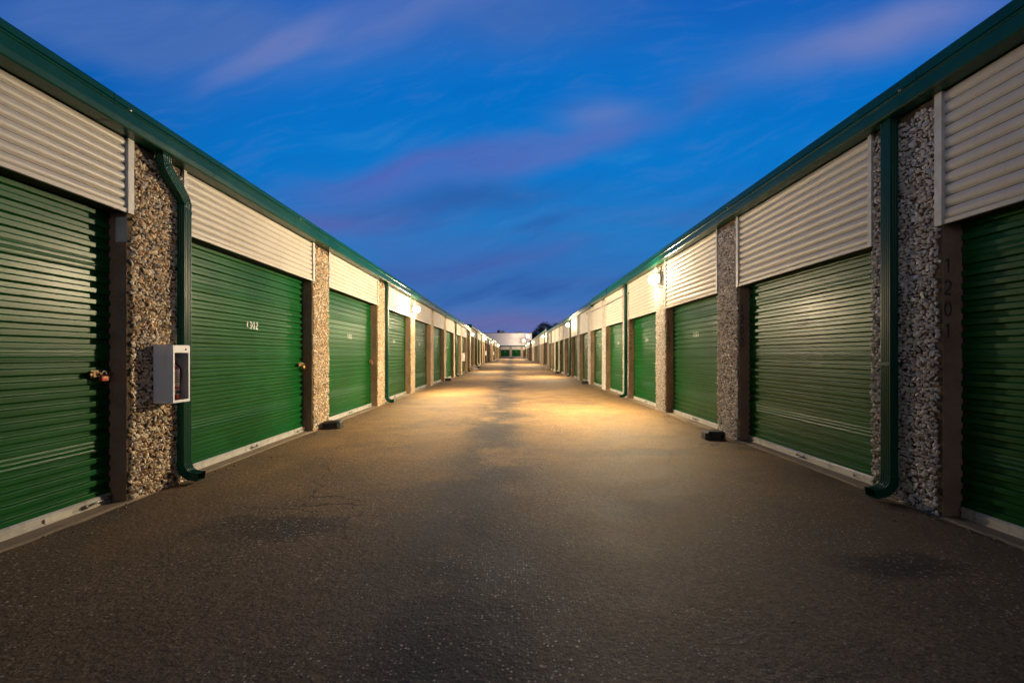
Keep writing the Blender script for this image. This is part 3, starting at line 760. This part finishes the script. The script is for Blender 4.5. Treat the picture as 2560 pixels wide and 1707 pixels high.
# rounded concrete kerb ends where the buildings step up
def kerb_end(side, y0, y1, label):
    m_ = MB(); m_.smooth = True; rows = []; n = 12
    for yy in np.linspace(0, y1-y0, 8):
        rows.append([(.36*math.sin(PI/2*i/n)*0+.34*math.cos(PI/2*(1-i/n))*1.0, yy, .27*math.cos(PI/2*i/n)**.8-.02) for i in range(n+1)])
    rows = [[(0, r[0][1], -.3)]+r+[(r[-1][0], r[0][1], -.3)] for r in rows]
    m_.quadgrid(rows); m_.smooth = False; m_.poly(list(reversed(rows[0]))); m_.poly(rows[-1])
    thing('concrete_kerb', label, 'kerb', (side*((WL if side < 0 else WR)-.0), y0, gh(y0)), 0, None, m_.mesh('concrete_kerb', M['slab'], flipx=side > 0))
kerb_end(-1, 31.6, 34.0, 'rounded concrete kerb end jutting from the left wall under the stepped roof')
kerb_end(1, 34.6, 37.0, 'rounded concrete kerb end jutting from the right wall under the stepped roof')
# surface conduit on the right headers
c = MB(); c.smooth = True
c.tube([(0, 0, 0), (0, .5, .012), (0, 2.9, .02), (0, 5.9, .06), (0, 6.15, .065)], .011, 8)
co_ = thing('conduit', 'thin grey conduit crossing the cream headers left of the right downspout', 'pipe', (WR-.022, 11.3, 2.62), 0, None, None)
put('tube', c.mesh('tube', M['steel']), co_)
c = MB(); c.bbox((-.02, 6.15, .03), (.02, 6.30, .12), .004); c.bbox((-.016, -.05, -.02), (.016, .02, .03), .004); put('junction_box', c.mesh('junction_box', M['steel']), co_)

# loose stones shed by the pillars, lying along the foot of the walls
import bmesh
bm = bmesh.new(); bmesh.ops.create_icosphere(bm, subdivisions=1, radius=1); bm.verts.ensure_lookup_table()
iv = [v.co.copy() for v in bm.verts]; fi = [[v.index for v in f.verts] for f in bm.faces]; bm.free()
lg = MB(); rn = random.Random(21)
for i in range(420):
    sd = rn.choice((-1, 1)); y = 1.2+16*rn.random()**1.3; off = abs(rn.gauss(0, .13))+.012
    if rn.random() < .12: off = rn.uniform(0, 2.6)
    x = sd*((WL if sd < 0 else WR)-off); r = rn.uniform(.003, .010)*(1 if off < .5 else .6); q = rn.uniform(0, 6); b0 = len(lg.v)
    for v in iv:
        k = r*rn.uniform(.8, 1.2); a_, c_ = v.x*1.3, v.y*.9
        lg.v.append((x+k*(a_*math.cos(q)-c_*math.sin(q)), y+k*(a_*math.sin(q)+c_*math.cos(q)), gh(y)+swale(x, y)+r*.45+k*v.z*.7))
    for f in fi: lg.face([b0+j for j in f])
struct('loose_gravel', lg.mesh('loose_gravel', M['slab']), 'stuff')

# ------------------------------------------------------------------ yellow bollards
def bollard(x, y, label, lean=0.0):
    t = thing('bollard', label, 'bollard', (x, y, gh(y)), 0, 'yellow bollards at the far ends of the rows'); t.rotation_euler = (0, lean, 0)
    b = MB(); b.smooth = True; b.tube([(0, 0, -.1), (0, 0, 1.50), (0, 0, 1.56), (0, 0, 1.585)], [.17, .17, .12, .03], 20); put('post', b.mesh('post', M['yellow']), t)
    b = MB(); b.bbox((-.22, -.22, -.05), (.22, .22, .012), .01); put('footing', b.mesh('footing', M['slab']), t)
bollard(-2.84, 104.6, 'yellow steel bollard leaning slightly at the far end of the left row', -.03)
bollard(2.66, 104.6, 'yellow steel bollard standing upright at the far end of the right row')

# ------------------------------------------------------------------ end building across the cross drive
EY = 139.0; EZ = .52
E = thing('warehouse', 'wide white building with two green doors closing the end of the drive', 'building', (0, EY, EZ))
def ebox(name, m_, *bs):
    b = MB()
    for a, c in bs: b.box(a, c)
    return put(name, b.mesh(name, M[m_]), E)
b = MB(); xs_ = np.arange(-60, 5.9, .3)
for i, x in enumerate(xs_):      # shallow standing ribs in the white sheeting
    b.box((x+.02, -.002, 3.45), (x+.06, .012, 7.2))
put('wall_ribs', b.mesh('wall_ribs', M['wallwhite']), E)
ebox('upper_wall', 'wallwhite', ((-60, .01, 3.45), (5.9, .3, 7.2)))
ebox('parapet_cap', 'dark', ((-60.1, -.06, 7.2), (6.0, .4, 7.30)))
ebox('side_wall', 'taupe', ((5.6, .31, 0), (5.9, 25, 7.2)))
ebox('roof', 'roof', ((-60, .31, 6.9), (5.6, 25, 7.0)))
ebox('canopy', 'gutter', ((-60, -.22, 3.18), (5.95, .0, 3.42)))
ebox('back_panel', 'dark', ((-60, .30, -.3), (5.59, .6, 3.17)))
dk = both('roller_door-1', None, None)
P_ = 3.39; x0 = -3.54
for i in range(-6, 3):
    x = x0+P_*i
    ebox('pilaster', 'taupe', ((x-.73, -.02, -.3), (x-.001, .25, 3.17)))
    if x+2.6 > 5.9: continue
    d = put('roller_door', _cache[('roller_door-1', -1)], E, (x, .02, 0), -PI/2); d.scale = (1, 1.04, 1)
    put('bottom_rail', _cache[('bottom_rail-1', -1)], d, (0, .012, 0))
    n_ = MB(); n_.box((-INS+.001, 1.2, 1.50), (-INS+.004, 1.42, 1.60)); put('number_plate', n_.mesh('number_plate', M['ink']), d)
    hh = put('header_panel', _cache[('header_panel-1', -1)], E, (x, .02, 0), -PI/2); hh.scale = (1, 1.04, 1.0)
    hh.scale = (1, 1.035, 1.80); hh.location = (x, .02, 2.155-2.155*1.80+.02)
def unit(x, w_, h_, m_, label):
    t = thing('rooftop_unit', label, 'vent unit', (x, EY+4, EZ+7.0))
    b = MB(); b.bbox((-w_/2, -.5, 0), (w_/2, .5, h_), .03); put('casing', b.mesh('casing', M[m_]), t)
    b = MB()
    for i in range(4): b.bbox((-w_/2+.08, -.53, .25+i*(h_-.4)/4), (w_/2-.08, -.505, .30+i*(h_-.4)/4), .005)
    put('louvre', b.mesh('louvre', M['dark']), t)
unit(-4.35, .8, 1.35, 'black', 'dark rooftop vent box left of centre on the white building')
unit(-3.15, 1.3, 1.3, 'grey', 'wide grey rooftop unit beside the dark vent box')
unit(1.9, 1.4, .95, 'white', 'low pale rooftop unit right of centre on the white building')
def flood(x, z, label, mat_, power, color, y=EY-3.0):
    t = thing('floodlight', label, 'lamp', (x, y, z))
    b = MB(); b.smooth = True; b.tube([(0, 3.0, -.3), (0, 1.4, .25), (0, .2, .1)], .05, 8); put('arm', b.mesh('arm', M['steel']), t)
    b = MB(); b.bbox((-.45, -.02, -.35), (.45, .25, .35), .05); put('housing', b.mesh('housing', M['black']), t)
    b = MB(); b.smooth = True
    import bmesh
    bm = bmesh.new(); bmesh.ops.create_uvsphere(bm, u_segments=20, v_segments=12, radius=1)
    b.from_bm(bm, Matrix.Translation((0, -.03, 0)) @ Matrix.Diagonal((.42, .14, .36, 1))); put('lens', b.mesh('lens', M[mat_]), t)
    ld = bpy.data.lights.new('flood_light', 'POINT'); ld.energy = power*2.0; ld.color = color; ld.shadow_soft_size = .4
    lo = bpy.data.objects.new('flood_light', ld); link(lo, t); lo.location = (0, -.6, 0)
flood(3.39, 5.33, 'brightest white floodlight on the white end building, lower of two', 'lens', 700, (1, .84, .6))
flood(4.60, 6.60, 'orange floodlight high at the right corner of the end building', 'lens_orange', 500, (1, .62, .32))

# ------------------------------------------------------------------ trees beyond
def leaf_mat():
    m_, t, b, co = mat('dark_leaves'); n = t.noise(co, .9, 3)
    t.l.new(t.mix(n, (.012, .028, .010), (.035, .055, .02)), b.inputs['Base Color']); b.inputs['Roughness'].default_value = .7
    return m_
M['leaf'] = leaf_mat(); M['bark'] = concrete('bark', (.06, .045, .03), (.09, .07, .05), (.03, .02, .015))
def tree(x, y, h, lobes, n, label, seed):
    rn = random.Random(seed); t = thing('tree', label, 'tree', (x, y, gh(y)))
    b = MB(); b.smooth = True; b.tube([(0, 0, -.3), (.1, 0, h*.22), (-.1, .1, h*.45), (.1, 0, h*.7)], [.45, .36, .26, .1], 10)
    for (cx, cy, cz, r) in lobes: b.tube([(0, 0, h*.3), (cx*.5, cy*.5, (h*.3+cz)/2+.4), (cx, cy, cz)], [.2, .13, .05], 7)
    put('trunk', b.mesh('trunk', M['bark']), t)
    c = MB()
    for (cx, cy, cz, r) in lobes:
        for _ in range(int(n*r*r)):
            a = rn.uniform(0, 2*PI); u = rn.uniform(-.85, 1); q = math.sqrt(1-u*u); rr = r*rn.uniform(.55, 1.12)*(1+.22*math.sin(a*3+cz)*math.cos(u*4+cx))
            p = Vector((cx+rr*q*math.cos(a), cy+rr*q*math.sin(a), cz+rr*u*.8)); s_ = rn.uniform(.10, .24)
            d1 = Vector((rn.gauss(0, 1), rn.gauss(0, 1), rn.gauss(0, 1))).normalized(); d2 = d1.cross(Vector((rn.gauss(0, 1), rn.gauss(0, 1), rn.gauss(0, 1)))).normalized()
            c.poly([p-d1*s_, p+d2*s_*.55, p+d1*s_, p-d2*s_*.55])
    put('crown', c.mesh('crown', M['leaf']), t)
tree(12.2, 168, 12, [(-4.5, 0, 7.2, 1.9), (-2.4, .5, 8.6, 2.3), (-.3, 0, 10.4, 2.6), (1.2, 1, 8.2, 3.0), (-2.8, -1, 6.2, 2.6), (3.2, 0, 7.8, 2.6), (2.0, 0, 10.4, 1.1)], 300, 'dark leafy tree rising behind the right roofs, left of two crowns', 3)
tree(18.3, 170, 12.5, [(-1.6, 0, 11.2, 1.7), (0, .5, 10.0, 2.6), (1.8, 0, 8.8, 2.6), (-2.4, 0, 8.2, 2.2), (.5, -1, 7, 3)], 300, 'dark leafy tree partly hidden by the right roof, right of two crowns', 4)
tree(-12.0, 172, 8.5, [(0, 0, 7.4, 1.8), (1.4, 0, 6.4, 1.6), (-1.5, 0, 6.3, 1.7)], 250, 'small dark treetop over the left end of the white building', 5)
